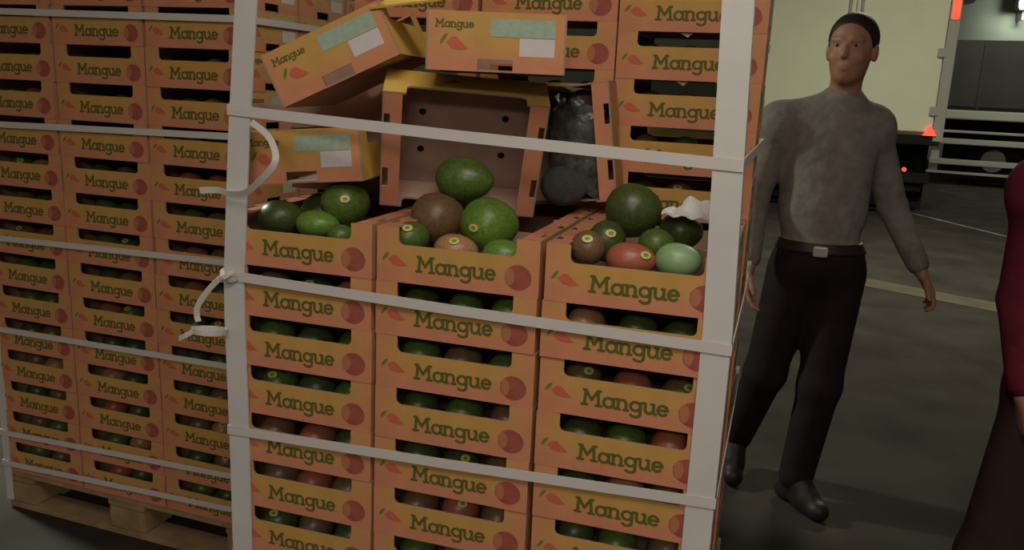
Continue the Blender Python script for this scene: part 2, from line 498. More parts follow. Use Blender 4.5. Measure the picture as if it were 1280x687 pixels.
pallet(frame(near(-.348, 0, 0), YAW2), 1.045, 1.10, 'wooden pallet under the opened near stack of mango cartons')
pallet(frame(far(-.69, .004, 0), YAW1), 1.04, 1.10, 'wooden pallet under the left stack, standing on the grey floor')

# ------------------------------------------------------------------ near pallet: opened front stacks
UC = (-.1745, .1725, .5215)
for c in range(3):
    for k in range(10):                 # k = 0 is the opened top layer
        z = ZT - (k+1)*PIT + .0002
        mw = frame(near(UC[c] + random.uniform(-.0015,.0015), CD/2 + random.uniform(0,.004), z), YAW2 + random.uniform(-.006,.006))
        if k == 0: lab = 'open mango carton topping the %s front stack, full of large mangoes' % SIDE3[c]
        else: lab = 'orange mango carton, %s layer down in the %s front stack of the near pallet' % (ORD[k+1], SIDE3[c])
        carton(mw, lab, 'cartons in the near front stacks', ends=(c == 2), zs=PIT/CH*.997)
        if 1 <= k <= 6:
            fill(mw, '%%s mango in the slot, %s layer down, %s front stack' % (ORD[k+1], SIDE3[c]), 'mangoes in the near slots')
# second row: only its top trays show, and the right-hand stack from the side
for c in range(3):
    for k in range(10 if c == 2 else 1):
        z = ZT - (k+1)*PIT + .0002
        lab = ('open carton in the second row, right behind the %s front tray' % SIDE3[c]) if k == 0 else \
              'carton end on the right side of near pallet, second row, %s layer down' % ORD[k+1]
        carton(frame(near(UC[c], CD*1.5+.008, z), YAW2), lab, 'cartons in the near second row', ends=(c == 2), zs=PIT/CH*.997)
# rear row: still stacked to full height
for c in range(3):
    pr = (PIT*1.012, PIT*1.016, .11245*.9975)[c]
    pr = ((1.672-BASE)/14+.0014, (1.672-BASE)/14+.0014, (1.672-BASE)/14)[c]
    for k in range(17):
        z = BASE + k*pr + .0002
        mw = frame(near((-.165, .181, .5255)[c] + random.uniform(-.002,.002), .546 + CD/2, z), YAW2 + random.uniform(-.006,.006))
        lab = 'carton still stacked in the rear row, %s stack, %s layer from the floor' % (SIDE3[c], ORD[k+1])
        t = carton(mw, lab, 'cartons in the near rear row', ends=(c == 2), zs=pr/CH*.997)
        if k >= (99, 12, 10)[c]:
            fill(mw, '%%s mango in the rear %s stack slot, %s layer up' % (SIDE3[c], ORD[k+1]), 'mangoes in the rear slots', sz=.93, back=.010)
        if c == 2 and k in (12, 13):
            for x in (-.012, .078):
                MB().prism([(x-.016,CH),(x+.016,CH),(x+.004,CH-.010)], lambda a,b,q: (a,-CD/2+.012+q,b-.001), .001).build('paper_liner', 'paper', t)

# ------------------------------------------------------------------ far left pallet
P1 = .1119
for c in range(3):
    for dpt in range(3 if c == 2 else 2):
        for k in range(16):
            z = BASE + k*P1
            mw = frame(far((-.5175, -.1725, .1725)[c] + random.uniform(-.003,.003), CD/2 + dpt*.277 + random.uniform(0,.004), z), YAW1 + random.uniform(-.01,.01))
            if dpt == 0:
                lab = 'carton in the %s column of the left pallet, %s layer above the wood' % (SIDE3[c], ORD[k+1])
            else:
                lab = 'left pallet carton in the %s row back, %s column, %s layer up' % (ORD[dpt+1], SIDE3[c], ORD[k+1])
            carton(mw, lab, 'cartons on the left pallet', ends=(c == 2), fronts=(dpt == 0), zs=P1/CH*.997)
            if dpt == 0 and k < 15:
                fill(mw, '%%s mango in left pallet slot, %s column, %s layer above the wood' % (SIDE3[c], ORD[k+1]), 'mangoes in the left pallet slots', sz=.93, back=.020)

# ------------------------------------------------------------------ tumbled cartons on the near pallet
Zv = Vector((0,0,1))
def rel(a): return math.cos(a)*U2 + math.sin(a)*N2, -math.sin(a)*U2 + math.cos(a)*N2
# standing on its long side, open towards the camera
u, n = rel(.385)
c0 = near(.087, .2235, 0)
_u2 = math.cos(-.05)*u + math.sin(-.05)*Zv; _z2 = n.cross(_u2)*-1
_up = (math.cos(.42)*_u2.cross(n) - math.sin(.42)*n).normalized(); _in = _u2.cross(_up)*-1
STAND = axes(c0 + Vector((0,0,ZT+.008)) + _up*CD/2 + _in*CH, _u2, _up, -_in)
carton(STAND, 'emptied carton standing on its side, brown inside open, big mangoes spilling out', 'tumbled cartons')
u, n = rel(.04)
_a = .14
_u3, _z3 = math.cos(_a)*u - math.sin(_a)*Zv*-1, math.cos(_a)*Zv - math.sin(_a)*u
carton(axes(near(.222, .392, ZT+.012+CD/2) + n*CH, -_u3, -_z3, -n), 'second upturned carton behind the first, with plastic film inside', 'tumbled cartons')
# raw bottom towards the camera
u, n = rel(.06)
carton(axes(near(-.262, .405, ZT+.004+CD/2), -u, Zv, n), 'carton on its side showing its raw grey-brown bottom behind the strap', 'tumbled cartons')

def endbox(corner_bl, yaw_rel, rollang, label, lean=0.):
    """carton whose labelled end faces the camera; corner_bl = lower left corner of that end"""
    u, n = rel(yaw_rel)
    y = math.cos(rollang)*u + math.sin(rollang)*Zv
    z = -math.sin(rollang)*u + math.cos(rollang)*Zv
    x = -n
    R = axes((0,0,0), x, y, z) @ Matrix.Rotation(-lean, 4, 'Y')
    return carton(Matrix.Translation(corner_bl - R @ Vector((CW/2, -CD/2, 0))) @ R, label, 'tumbled cartons', ends=True)
endbox(near(.082, .045, 1.558), .26, .0, 'upright carton end with green and white labels, on top of the tumbled pile')
endbox(near(-.222, .030, 1.470), .20, .45, 'carton tilted steeply upward, end with pale green and white labels')
endbox(near(-.335, .045, 1.303), .17, .09, 'labelled carton end resting on mangoes beside the left corner board')

# ------------------------------------------------------------------ large mangoes on top
CAMD = Vector((0,-1,.15))
TOP = [(-.134,.135,1.270, .056,.050,.050, 1.1,'m_green','large green mango with yellow sticker at the right of the left tray',(.1,-1,.30)),
 (-.172,.075,1.229, .048,.036,.030, .1,'m_bright','smooth green mango lying low in the middle of the left tray',None),
 (-.269,.090,1.234, .050,.042,.037, .5,'m_dark','dark green mango at the left of the left tray',None),
 (-.100,.048,1.215, .030,.026,.024, .4,'m_green','small green mango in the right corner of the left tray',None),
 (-.225,.190,1.236, .050,.045,.042, .2,'m_dark','dark mango at the back of the left tray under a carton',None),
 (.110,.200,1.334, .066,.050,.049, -.1,'m_green','dark green mango on top of the pile in the standing carton',None),
 (.070,.160,1.253, .060,.054,.054, .5,'m_blush','purplish green mango under the top one, left of the pile',None),
 (.193,.140,1.252, .062,.056,.057, .35,'m_bright','bright green mango with sticker, right of the pile in middle tray',(-.62,-1,.0)),
 (.050,.068,1.222, .042,.034,.034, 1.0,'m_green','green mango in the left front corner of the middle tray',(-.2,-1,.8)),
 (.149,.062,1.206, .046,.036,.034, .2,'m_yellow','pinkish yellow mango with round sticker at the middle tray front edge',(-.05,-1,.9)),
 (.249,.070,1.205, .045,.034,.032, .1,'m_bright','pale green mango low in the right corner of the middle tray',None),
 (.484,.175,1.302, .058,.052,.055, .3,'m_dark','large dark green mango at the back of the right tray',None),
 (.421,.066,1.238, .036,.033,.034, .9,'m_blush','dark reddish mango with sticker, left front corner of right tray',(-.25,-1,.75)),
 (.447,.118,1.246, .042,.036,.042, 1.2,'m_dark','dark green mango with sticker between two others in the right tray',(.0,-1,.55)),
 (.504,.058,1.224, .048,.036,.034, .1,'m_red','red blushed mango with sticker at the front of the right tray',(.75,-1,.55)),
 (.543,.115,1.250, .036,.031,.030, .4,'m_green','small green mango behind the red one in the right tray',None),
 (.591,.064,1.230, .044,.034,.034, .05,'m_pale','pale mint green mango at the right end of the right tray',None),
 (.580,.180,1.268, .044,.040,.038, .2,'m_dark','dark mango at the back right of the right tray',None)]
for x,v,z,a,b,c,yw,kd,lab,st in TOP:
    mango(near(x,v,z), (a,b,c), YAW2+yw, kd, lab, 'large mangoes in the opened top trays', stick=st)
mango(near(.290,.365,1.318), (.055,.042,.046), YAW2, 'film', 'mango wrapped in grey plastic film inside the second upturned carton', name='wrapped_mango')

def grid_sheet(name, fn, nu, nv, m, label, cat, th=.0012):
    """crumpled sheet with thickness"""
    P = [[Vector(fn(i/nu, j/nv)) for j in range(nv+1)] for i in range(nu+1)]
    v, f = [], []
    for s in (0, 1):
        for i in range(nu+1):
            for j in range(nv+1):
                v.append(tuple(P[i][j] + Vector((0, th*s*.5, -th*s))))
    K = (nu+1)*(nv+1); q = lambda i,j: i*(nv+1)+j
    for i in range(nu):
        for j in range(nv):
            f.append((q(i,j), q(i+1,j), q(i+1,j+1), q(i,j+1)))
            f.append((K+q(i,j), K+q(i,j+1), K+q(i+1,j+1), K+q(i+1,j)))
    for i in range(nu):
        f += [(q(i,0), K+q(i,0), K+q(i+1,0), q(i+1,0)), (q(i,nv), q(i+1,nv), K+q(i+1,nv), K+q(i,nv))]
    for j in range(nv):
        f += [(q(0,j), q(0,j+1), K+q(0,j+1), K+q(0,j)), (q(nu,j), K+q(nu,j), K+q(nu,j+1), q(nu,j+1))]
    o = meshobj(name, v, f, m, smooth=(m == 'film')); tag(o, label, cat)
    return o
rr = random.Random(3)
nz = [[rr.uniform(-1,1) for _ in range(20)] for _ in range(20)]
grid_sheet('plastic_sheet', lambda a,b: near(.02+.30*a+.02*nz[3][int(b*6)], .17+.12*a+.12*b-.03*math.sin(7*a), 1.5215+.012*abs(nz[int(a*9)][int(b*6)])+.008*math.sin(9*a)), 9, 6, 'film',
           'crumpled grey plastic sheet between the standing carton and the upper carton', 'plastic sheet')
grid_sheet('plastic_liner', lambda a,b: near(.235+.13*a+.01*nz[2][int(b*7)], .452-.035*b+.012*nz[int(a*6)][int(b*7)]-.03*math.sin(3*a), 1.30+.21*b+.02*math.sin(5*a)), 6, 7, 'film',
           'dark crumpled plastic liner inside the second upturned carton', 'plastic liner')
grid_sheet('paper_sheet', lambda a,b: near(.548+.090*a, .10+.05*b, 1.310-.004*a+b*(.008+.030*min(1,max(0,a-.28)*6)*(1-.35*a))+.003*math.sin(17*a+5*b)), 12, 5, 'paper',
           'crumpled white paper sticking out beside the right corner board', 'paper')
grid_sheet('board_flap', lambda a,b: near(-.045+.14*a, .06+.10*b+.02*a, 1.682+.02*b+.010*a-.010*(1-b)*(1-a)), 3, 3, 'flap',
           'bright yellow cardboard flap poking out above the tumbled cartons', 'cardboard flap', .004)

# ------------------------------------------------------------------ corner boards (angle profiles)
def corner_board(path, side, wf, ws, label, th=.004):
    """path: (u, v, z) of the outer corner, bottom to top; front flange runs inwards along u, side flange along v"""
    prof = [(0,0),(-side*wf,0),(-side*wf,th),(-side*th,th),(-side*th,ws),(0,ws)]
    v, f = [], []; k = len(prof)
    for pu, pv, z in path:
        for a, b in prof: v.append(tuple(path_fr(pu+a, pv+b, z)))
    for i in range(len(path)-1):
        for j in range(k):
            q = (j+1) % k
            f.append((i*k+j, i*k+q, (i+1)*k+q, (i+1)*k+j))
    f.append(tuple(range(k))); f.append(tuple((len(path)-1)*k+i for i in range(k)))
    o = meshobj('corner_board', v, f, 'guard')
    bm = bmesh.new(); bm.from_mesh(o.data); bmesh.ops.recalc_face_normals(bm, faces=bm.faces[:]); bm.to_mesh(o.data); bm.free()
    tag(o, label, 'corner board')
path_fr = near
corner_board([(-.352,-.0045,.03),(-.349,-.0045,.4),(-.349,-.0045,.75),(-.353,-.0045,1.013),(-.352,-.0045,1.11),(-.332,-.0045,1.40),(-.307,-.0045,1.676),(-.290,-.0045,1.86)], -1, .050, .05,
             'white cardboard corner board at left edge of near stack, bent where strap is tied')
corner_board([(.702,-.0045,.03),(.703,-.0045,.7),(.704,-.0045,1.13),(.693,-.0045,1.45),(.684,-.0045,1.70),(.678,-.0045,1.86)], 1, .052, .05,
             'white cardboard corner board at the right front edge, nearest the man')
path_fr = far
corner_board([(-.697,-.0015,.03),(-.697,-.0015,.6),(-.697,-.0015,1.85)], -1, .030, .05, 'dim corner board at the far left edge of the left pallet stack')

# ------------------------------------------------------------------ straps
def ribbon(pts, wdir, w, th, closed=False):
    """band along points; wdir = list of width directions"""
    n = len(pts); v, f = [], []
    for i in range(n):
        a = pts[i-1] if (i or closed) else pts[i]; b = pts[(i+1) % n] if (i < n-1 or closed) else pts[i]
        t = (b-a).normalized(); wd = wdir[i].normalized(); nn = t.cross(wd).normalized()
        for s, q in ((-1,-1),(1,-1),(1,1),(-1,1)): v.append(tuple(pts[i] + wd*w/2*s + nn*th/2*q))
    for i in range(n if closed else n-1):
        j = (i+1) % n
        for k in range(4):
            l = (k+1) % 4
            f.append((4*i+k, 4*i+l, 4*j+l, 4*j+k))
    if not closed: f += [(3,2,1,0), tuple(4*(n-1)+k for k in range(4))]
    return v, f

def band(fr, corners, label, w=.021):
    v, f = ribbon([fr(*c) for c in corners], [Zv]*len(corners), w, .0016, True)
    o = meshobj('packing_strap', v, f, 'strap')
    bm = bmesh.new(); bm.from_mesh(o.data); bmesh.ops.recalc_face_normals(bm, faces=bm.faces[:]); bm.to_mesh(o.data); bm.free()
    tag(o, label, 'strap', 'straps round the stacks')
e = .0065
for zl, zr, ul, ur, lab in ((1.462, 1.418, -.330, .694, 'topmost white strap crossing in front of the tumbled cartons'),
                            (1.116, 1.092, -.354, .706, 'white strap with knot crossing the second carton layer of near pallet'),
                            (.764, .795, -.352, .706, 'lowest white strap across the near front stacks')):
    band(near, [(ul,-e,zl), ((ul+ur)/2,-e-.001,(zl+zr)/2-.002), (ur,-e,zr), (ur,.03,zr+.002), (.708,.55,zr+.01), (.706,.83,zr), (-.352,.83,zl), (min(ul,-.352),.4,zl)], lab)
for i, (zl, zr, lab) in enumerate(((1.690,1.680,'topmost thin strap across the left pallet cartons'), (1.342,1.360,'second strap from the top across the left pallet cartons'),
                   (.973,.992,'third strap from the top across the left pallet cartons'), (.659,.670,'fourth strap from top on the left pallet, brightest one'),
                   (.283,.314,'second lowest strap on the left pallet, near its foot'), (.169,.200,'lowest strap on left pallet just above the wood'))):
    band(far, [(-.700,-e,zl), (-.2,-e-.001,(zl+zr)/2), (.352,-e,zr), (.354,.83,zr), (-.700,.83,zl)], lab, .019)

def smooth_path(P, n=6):
    out = []
    for i in range(len(P)-1):
        p0, p1, p2, p3 = P[max(i-1,0)], P[i], P[i+1], P[min(i+2,len(P)-1)]
        for k in range(n):
            t = k/n
            out.append(.5*((2*p1) + (p2-p0)*t + (2*p0-5*p1+4*p2-p3)*t*t + (3*p1-p0-3*p2+p3)*t**3))
    out.append(P[-1]); return out
def tail(P, label, twist0, twist1, w=.013):
    Q = smooth_path([near(*p) for p in P]); n = len(Q)
    wd = []
    for i in range(n):
        a = twist0 + (twist1-twist0)*i/(n-1)
        t = (Q[min(i+1,n-1)]-Q[max(i-1,0)]).normalized()
        side = t.cross(N2).normalized()
        wd.append(math.cos(a)*side + math.sin(a)*N2)
    v, f = ribbon(Q, wd, w, .0012)
    o = meshobj('strap_tail', v, f, 'strap'); tag(o, label, 'strap')
tail([(-.270,-.012,1.440),(-.220,-.03,1.416),(-.194,-.045,1.383),(-.198,-.05,1.359),(-.231,-.045,1.328),(-.273,-.032,1.300),(-.317,-.022,1.293),(-.349,-.02,1.297),(-.385,-.03,1.295)],
     'loose strap end looping out by the upper left corner board', .5, .2)
_q = smooth_path([near(*p) for p in ((-.328,-.012,1.122),(-.352,-.02,1.108),(-.377,-.03,1.079),(-.397,-.035,1.047),(-.402,-.032,1.026),(-.400,-.030,1.012))])
_w = [(.75*(_q[min(i+1,len(_q)-1)]-_q[max(i-1,0)]).normalized().cross(N2).normalized() + .65*N2) for i in range(len(_q))]
_v1, _f1 = ribbon(_q, _w, .012, .0012)
_q = [near(-.366+.034*math.cos(t), -.040+.036*math.sin(t), .998-.006*math.sin(t)) for t in np.linspace(math.pi*.95, -math.pi*1.05, 30)]
_q += smooth_path([near(-.402,-.046,.994), near(-.418,-.052,.984), near(-.436,-.050,.974)], 4)
_v2, _f2 = ribbon(_q, [Zv]*len(_q), .012, .0012)
o = meshobj('strap_tail', _v1+_v2, _f1+[tuple(i+len(_v1) for i in q) for q in _f2], 'strap')
tag(o, 'curled loose strap end hanging from the knot on the left corner board', 'strap')
tail([(-.352,-.010,1.128),(-.338,-.022,1.116),(-.322,-.020,1.124),(-.318,-.012,1.112),(-.335,-.018,1.107),(-.350,-.011,1.112)], 'small strap knot tied on the left corner board', .2, .6, .012)

# ------------------------------------------------------------------ figures: smooth blended distance fields turned into meshes
class Field:
    def __init__(s, lo, hi, h):
        s.lo = np.array(lo, np.float32); s.h = h
        s.n = np.ceil((np.array(hi)-lo)/h).astype(int)+1
        s.F = np.full(tuple(s.n), 1.0, np.float32)
    def sub(s, lo, hi):
        a = np.clip(np.floor((np.array(lo)-s.lo)/s.h).astype(int), 0, s.n); b = np.clip(np.ceil((np.array(hi)-s.lo)/s.h).astype(int)+1, 0, s.n)
        sl = tuple(slice(a[i], b[i]) for i in range(3))
        ax = [s.lo[i] + s.h*np.arange(a[i], b[i], dtype=np.float32) for i in range(3)]
        return sl, np.meshgrid(*ax, indexing='ij')
    def merge(s, sl, d, k):
        F = s.F[sl]
        if k > 0:
            q = np.clip(.5+.5*(F-d)/k, 0, 1); s.F[sl] = F*(1-q)+d*q - k*q*(1-q)
        else: s.F[sl] = np.minimum(F, d)
    def cone(s, p, q, r1, r2, k=.02, flat=None):
        """tapered capsule"""
        p = np.array(p, np.float32); q = np.array(q, np.float32); R = max(r1, r2)+k*2+.02
        sl, (X, Y, Z) = s.sub(np.minimum(p,q)-R, np.maximum(p,q)+R)
        if X.size == 0: return
        d = q-p; L = float(d@d)+1e-9
        t = np.clip(((X-p[0])*d[0]+(Y-p[1])*d[1]+(Z-p[2])*d[2])/L, 0, 1)
        D = np.sqrt((X-p[0]-t*d[0])**2+(Y-p[1]-t*d[1])**2+(Z-p[2]-t*d[2])**2) - (r1+(r2-r1)*t)
        s.merge(sl, D, k)
    def ell(s, c, r, k=.02, yaw=0., cut=False, pitch=0.):
        c = np.array(c, np.float32); r = np.array(r, np.float32); R = float(r.max())+k*2+.02
        sl, (X, Y, Z) = s.sub(c-R, c+R)
        if X.size == 0: return
        x, y, z = X-c[0], Y-c[1], Z-c[2]
        ca, sa = math.cos(yaw), math.sin(yaw)
        x, y = ca*x+sa*y, -sa*x+ca*y
        cb, sb = math.cos(pitch), math.sin(pitch)
        y, z = cb*y+sb*z, -sb*y+cb*z
        a = np.sqrt((x/r[0])**2+(y/r[1])**2+(z/r[2])**2); b = np.sqrt((x/r[0]**2)**2+(y/r[1]**2)**2+(z/r[2]**2)**2)+1e-9
        D = a*(a-1)/b
        if cut: s.F[sl] = np.maximum(s.F[sl], -D)
        else: s.merge(sl, D, k)
    def plane(s, nrm, d):
        """keep the side where n.x < d"""
        sl, (X, Y, Z) = s.sub(s.lo, s.lo+s.h*s.n)
        s.F[sl] = np.maximum(s.F[sl], X*nrm[0]+Y*nrm[1]+Z*nrm[2]-d)
    def mesh(s, name, m, parent):
        F = s.F; sg = F < 0; n = F.shape
        cs = [sg[a:n[0]-1+a, b:n[1]-1+b, c:n[2]-1+c] for a in (0,1) for b in (0,1) for c in (0,1)]
        al = cs[0].copy(); an = cs[0].copy()
        for q in cs[1:]: al &= q; an |= q
        mix = an & ~al
        I = np.argwhere(mix); idx = np.full(mix.shape, -1, np.int64); idx[mix] = np.arange(len(I))
        acc = np.zeros((len(I), 3)); cnt = np.zeros(len(I))
        for ax in range(3):
            o1, o2 = [i for i in range(3) if i != ax]
            for a in (0,1):
                for b in (0,1):
                    off = [0,0,0]; off[o1] = a; off[o2] = b
                    A = I+off; B = A.copy(); B[:,ax] += 1
                    fa = F[A[:,0],A[:,1],A[:,2]]; fb = F[B[:,0],B[:,1],B[:,2]]
                    cr = (fa < 0) != (fb < 0)
                    t = np.where(cr, fa/np.where(cr, fa-fb, 1), 0)
                    P = A.astype(float); P[:,ax] += t
                    acc[cr] += P[cr]; cnt[cr] += 1
        V = acc/cnt[:,None]*s.h + s.lo
        Q = []
        for ax in range(3):
            o1, o2 = (ax+1) % 3, (ax+2) % 3
            sl0 = [slice(None)]*3; sl1 = [slice(None)]*3
            sl0[ax] = slice(0,-1); sl1[ax] = slice(1,None)
            df = sg[tuple(sl0)] != sg[tuple(sl1)]
            E = np.argwhere(df)
            E = E[(E[:,o1] > 0) & (E[:,o2] > 0) & (E[:,o1] < n[o1]-1) & (E[:,o2] < n[o2]-1)]
            ins = sg[E[:,0],E[:,1],E[:,2]]
            def ci(a, b):
                C = E.copy(); C[:,o1] -= a; C[:,o2] -= b
                return idx[C[:,0],C[:,1],C[:,2]]
            q = np.stack([ci(1,1), ci(0,1), ci(0,0), ci(1,0)], 1)
            q[~ins] = q[~ins][:, ::-1]
            Q.append(q)
        Q = np.concatenate(Q); Q = Q[(Q >= 0).all(1)]
        o = meshobj(name, V.tolist(), Q.tolist(), m, parent, None, True)
        return o

def hand(Fd, wr, direction, palm_n, thumb_side, curl=.5, k=.006):
    """palm and five fingers; direction = along the hand, palm_n = out of the palm, thumb_side = towards the thumb"""
    d, pn, ts = Vector(direction).normalized(), Vector(palm_n).normalized(), Vector(thumb_side).normalized()
    wr = Vector(wr)
    for s in (-1, -.33, .33, 1):
        Fd.cone(wr + d*.012 + ts*.016*s, wr + d*.082 + ts*.028*s, .016, .013, .012)
    L = {1: (.036,.024,.019), .33: (.041,.027,.020), -.33: (.038,.025,.019), -1: (.029,.019,.016)}
    for s, ls in L.items():
        p = wr + d*.085 + ts*.030*s; a = curl*.45
        for j, l in enumerate(ls):
            q = p + (d*math.cos(a) + pn*math.sin(a))*l + ts*.003*s
            Fd.cone(p, q, .0095-.0008*j, .0088-.0010*j, k)
            p = q; a += curl*.75
    p = wr + d*.025 + ts*.026
    for j, (l, out) in enumerate(((.036,.75),(.030,.45),(.022,.25))):
        q = p + (d*(1-out*.4) + ts*out + pn*.25).normalized()*l
        Fd.cone(p, q, .0125-.001*j, .0112-.001*j, k); p = q

def head(Fd, c, fd, sc=1.):
    """c = head centre; fd = facing direction (horizontal)"""
    c = Vector(c); f = Vector(fd).normalized(); s = Zv.cross(f).normalized(); yaw = math.atan2(f.y, f.x) - math.pi/2
    P = lambda a, b, z: c + s*a*sc + f*b*sc + Zv*z*sc       # side, forward, up
    Fd.ell(P(0,-.012,.030), (.075*sc,.094*sc,.086*sc), .01, yaw)
    Fd.ell(P(0,.022,-.040), (.062*sc,.070*sc,.074*sc), .03, yaw)
    Fd.ell(P(0,.050,-.092), (.030*sc,.028*sc,.022*sc), .03, yaw)
    Fd.cone(P(0,.082,.018), P(0,.104,-.022), .008*sc, .013*sc, .012)
    for q in (-1,1):
        Fd.ell(P(q*.075,-.012,-.008), (.011*sc,.022*sc,.033*sc), .006, yaw)
        Fd.cone(P(q*.016,.082,.028), P(q*.048,.068,.028), .009*sc, .007*sc, .012)
        Fd.ell(P(q*.034,.066,-.028), (.022*sc,.018*sc,.018*sc), .02, yaw)
        Fd.ell(P(q*.031,.090,.010), (.015*sc,.014*sc,.010*sc), 0, yaw, cut=True)
    Fd.ell(P(0,.080,-.055), (.025*sc,.016*sc,.007*sc), .006, yaw)
    Fd.ell(P(0,.080,-.067), (.021*sc,.015*sc,.007*sc), .006, yaw)
    return P, yaw

def torso(Fd, J, yaw, g=0., k=.06):
    nk, ch, be, pe = (Vector(J[q]) for q in ('neck','chest','belly','pelvis'))
    sL, sR = Vector(J['shL']), Vector(J['shR'])
    Fd.ell(ch, (.150+g,.105+g,.150+g), k, yaw)
    Fd.ell((ch+be)/2, (.142+g,.100+g,.130+g), k, yaw)
    Fd.ell(be, (.140+g,.102+g,.120+g), k, yaw)
    Fd.ell(pe, (.150+g,.108+g,.110+g), k, yaw)
    for s in (sL, sR):
        Fd.cone(nk-Zv*.035, s, .046+g, .056+g, .05)
        Fd.cone(ch+Zv*.03, s-Zv*.02, .07+g, .055+g, .06)

def person(label, J, fd, mats, hem, waist, cuffs=True, name='person', res=.0065):
    root = thing(name, label, 'person', Matrix.Translation(J['base']))
    inv = Matrix.Translation(-Vector(J['base']))
    pts = np.array([list(v) for k, v in J.items() if k != 'base'])
    lo, hi = pts.min(0)-.2, pts.max(0)+.2
    lo[2] = -.02
    f = Vector(fd).normalized(); s = Zv.cross(f); yaw = math.atan2(f.y, f.x)-math.pi/2
    V = lambda k: Vector(J[k])
    # body: one continuous skin surface
    B = Field(lo, hi, res)
    P, _ = head(B, V('head'), J.get('face', None) or fd)
    B.cone(V('neck')-Zv*.02, V('head')-Zv*.05-f*.01, .056, .050, .03)
    torso(B, J, yaw, -.012)
    for q in 'LR':
        B.cone(V('sh'+q), V('el'+q), .046, .037, .02); B.cone(V('el'+q), V('wr'+q), .037, .025, .015)
        B.cone(V('hip'+q), V('kn'+q), .074, .050, .03); B.cone(V('kn'+q), V('an'+q), .048, .034, .02)
        B.cone(V('an'+q), V('an'+q)+(V('toe'+q)-V('an'+q))*.5-Zv*.02, .030, .018, .015)
        hd = V('ha'+q)-V('wr'+q)
        side = s if q == 'R' else -s
        hand(B, V('wr'+q), hd, side, f, .55)
    body = B.mesh('body', mats['skin'], root)
    # trousers
    T = Field(lo, hi, res)
    T.ell(V('pelvis'), (.160,.118,.125), .05, yaw); T.ell(V('belly'), (.148,.110,.12), .05, yaw)
    for q in 'LR':
        T.cone(V('hip'+q), V('kn'+q), .097, .076, .04); T.cone(V('kn'+q), V('an'+q)+(V('kn'+q)-V('an'+q)).normalized()*.015, .076, .064, .03)
    wz = waist
    T.plane((0,0,1), wz)
    belt_F = T.F.copy()
    trs = T.mesh('trousers', mats['trousers'], root)
    # belt: a shell round the waistband
    Bt = Field(lo, hi, res); Bt.F = belt_F-.008
    Bt.plane((0,0,1), wz-.004); Bt.plane((0,0,-1), -(wz-.044))
    parts = [body, trs]
    if mats.get('belt'): parts.append(Bt.mesh('belt', mats['belt'], root))
    # upper garment
    G = Field(lo, hi, res)
    torso(G, J, yaw, .012)
    G.cone(V('neck')-Zv*.05, V('neck')-Zv*.012, .074, .064, .03)
    if mats.get('long'): G.cone(V('pelvis')+Zv*.05, V('pelvis')-Zv*.10, .150, .160, .06)
    G.plane((0,0,-1), -hem)
    for q in 'LR':
        G.cone(V('sh'+q), V('el'+q), .062, .051, .03); G.cone(V('el'+q), V('wr'+q)+(V('el'+q)-V('wr'+q)).normalized()*.03, .051, .040, .012)
    parts.append(G.mesh(mats['topname'], mats['top'], root))
    # shoes
    for q in 'LR':
        Sh = Field(np.minimum(J['an'+q], J['toe'+q])-np.array([.12,.12,.12]), np.maximum(J['an'+q], J['toe'+q])+np.array([.12,.12,.12]), .005)
        a, t = V('an'+q), V('toe'+q); fl = (t-a); hd = Vector((fl.x, fl.y, 0)).normalized()
        heel = a - hd*.045 - Zv*.065*mats.get('heel'+q, 1) 
        Sh.cone(heel, t, .034, .034, .02); Sh.cone(heel+(t-heel)*.55, t, .040, .034, .02); Sh.cone(a+Zv*.02, a+(t-a)*.55, .048, .042, .03)
        Sh.cone(a, heel, .044, .036, .03)
        Sh.plane((0,0,-1), 0.0)
        parts.append(Sh.mesh('shoe', mats['shoe'], root))
    # hair
    c = V('head'); hf = Vector(J.get('face', None) or fd).normalized(); hy = math.atan2(hf.y, hf.x)-math.pi/2
    Hh = Field(np.array(c)-.16, np.array(c)+.16, .005)
    Hh.ell(c - hf*.018 + Zv*.036, (.082,.097,.090), .02, hy)
    nn = (hf*.85 - Zv*.55).normalized()
    Hh.plane(nn, nn.dot(c + hf*.045 + Zv*.052)); Hh.plane((0,0,-1), -(c.z-.045))
    parts.append(Hh.mesh('hair', mats['hair'], root))
    for q in (-1, 1):
        E = Field(np.array(P(q*.031,.072,.010))-.02, np.array(P(q*.031,.072,.010))+.02, .003)
        E.ell(P(q*.031,.070,.010), (.0125,.0125,.0085), 0); parts.append(E.mesh('eye', 'eye', root))
        I = Field(np.array(P(q*.031,.08,.010))-.02, np.array(P(q*.031,.08,.010))+.02, .002)
        I.ell(P(q*.031,.0795,.010), (.0055,.0055,.0055), 0); parts.append(I.mesh('iris', 'hair', root))
    for o in parts: o.data.transform(inv)
    return root, inv

JA = dict(base=(1.14,3.08,0), head=(1.127,3.03,1.706), neck=(1.130,3.06,1.545), chest=(1.100,3.06,1.375), belly=(1.105,3.06,1.135), pelvis=(1.113,3.06,.965),
          shR=(.925,3.07,1.452), elR=(.868,3.09,1.185), wrR=(.846,3.00,.945), haR=(.842,2.97,.845),
          shL=(1.243,3.06,1.452), elL=(1.372,3.10,1.165), wrL=(1.480,3.04,.945), haL=(1.525,3.01,.850),
          hipR=(1.035,3.08,.900), knR=(.985,3.12,.510), anR=(.950,3.30,.165), toeR=(.925,3.19,.040),
          hipL=(1.190,3.06,.900), knL=(1.160,3.02,.500), anL=(1.128,3.06,.105), toeL=(1.180,2.93,.036), face=(-.55,-.85,0))
root, inv = person('man in grey knitted sweater and dark belted trousers walking past the pallet', JA, (-.22,-.97,0),
       dict(skin='skin', trousers='trouser', belt='belt', top='sweater', topname='sweater', shoe='shoe', hair='hair'), 1.005, 1.045)
ch, be = Vector(JA['pelvis']), None
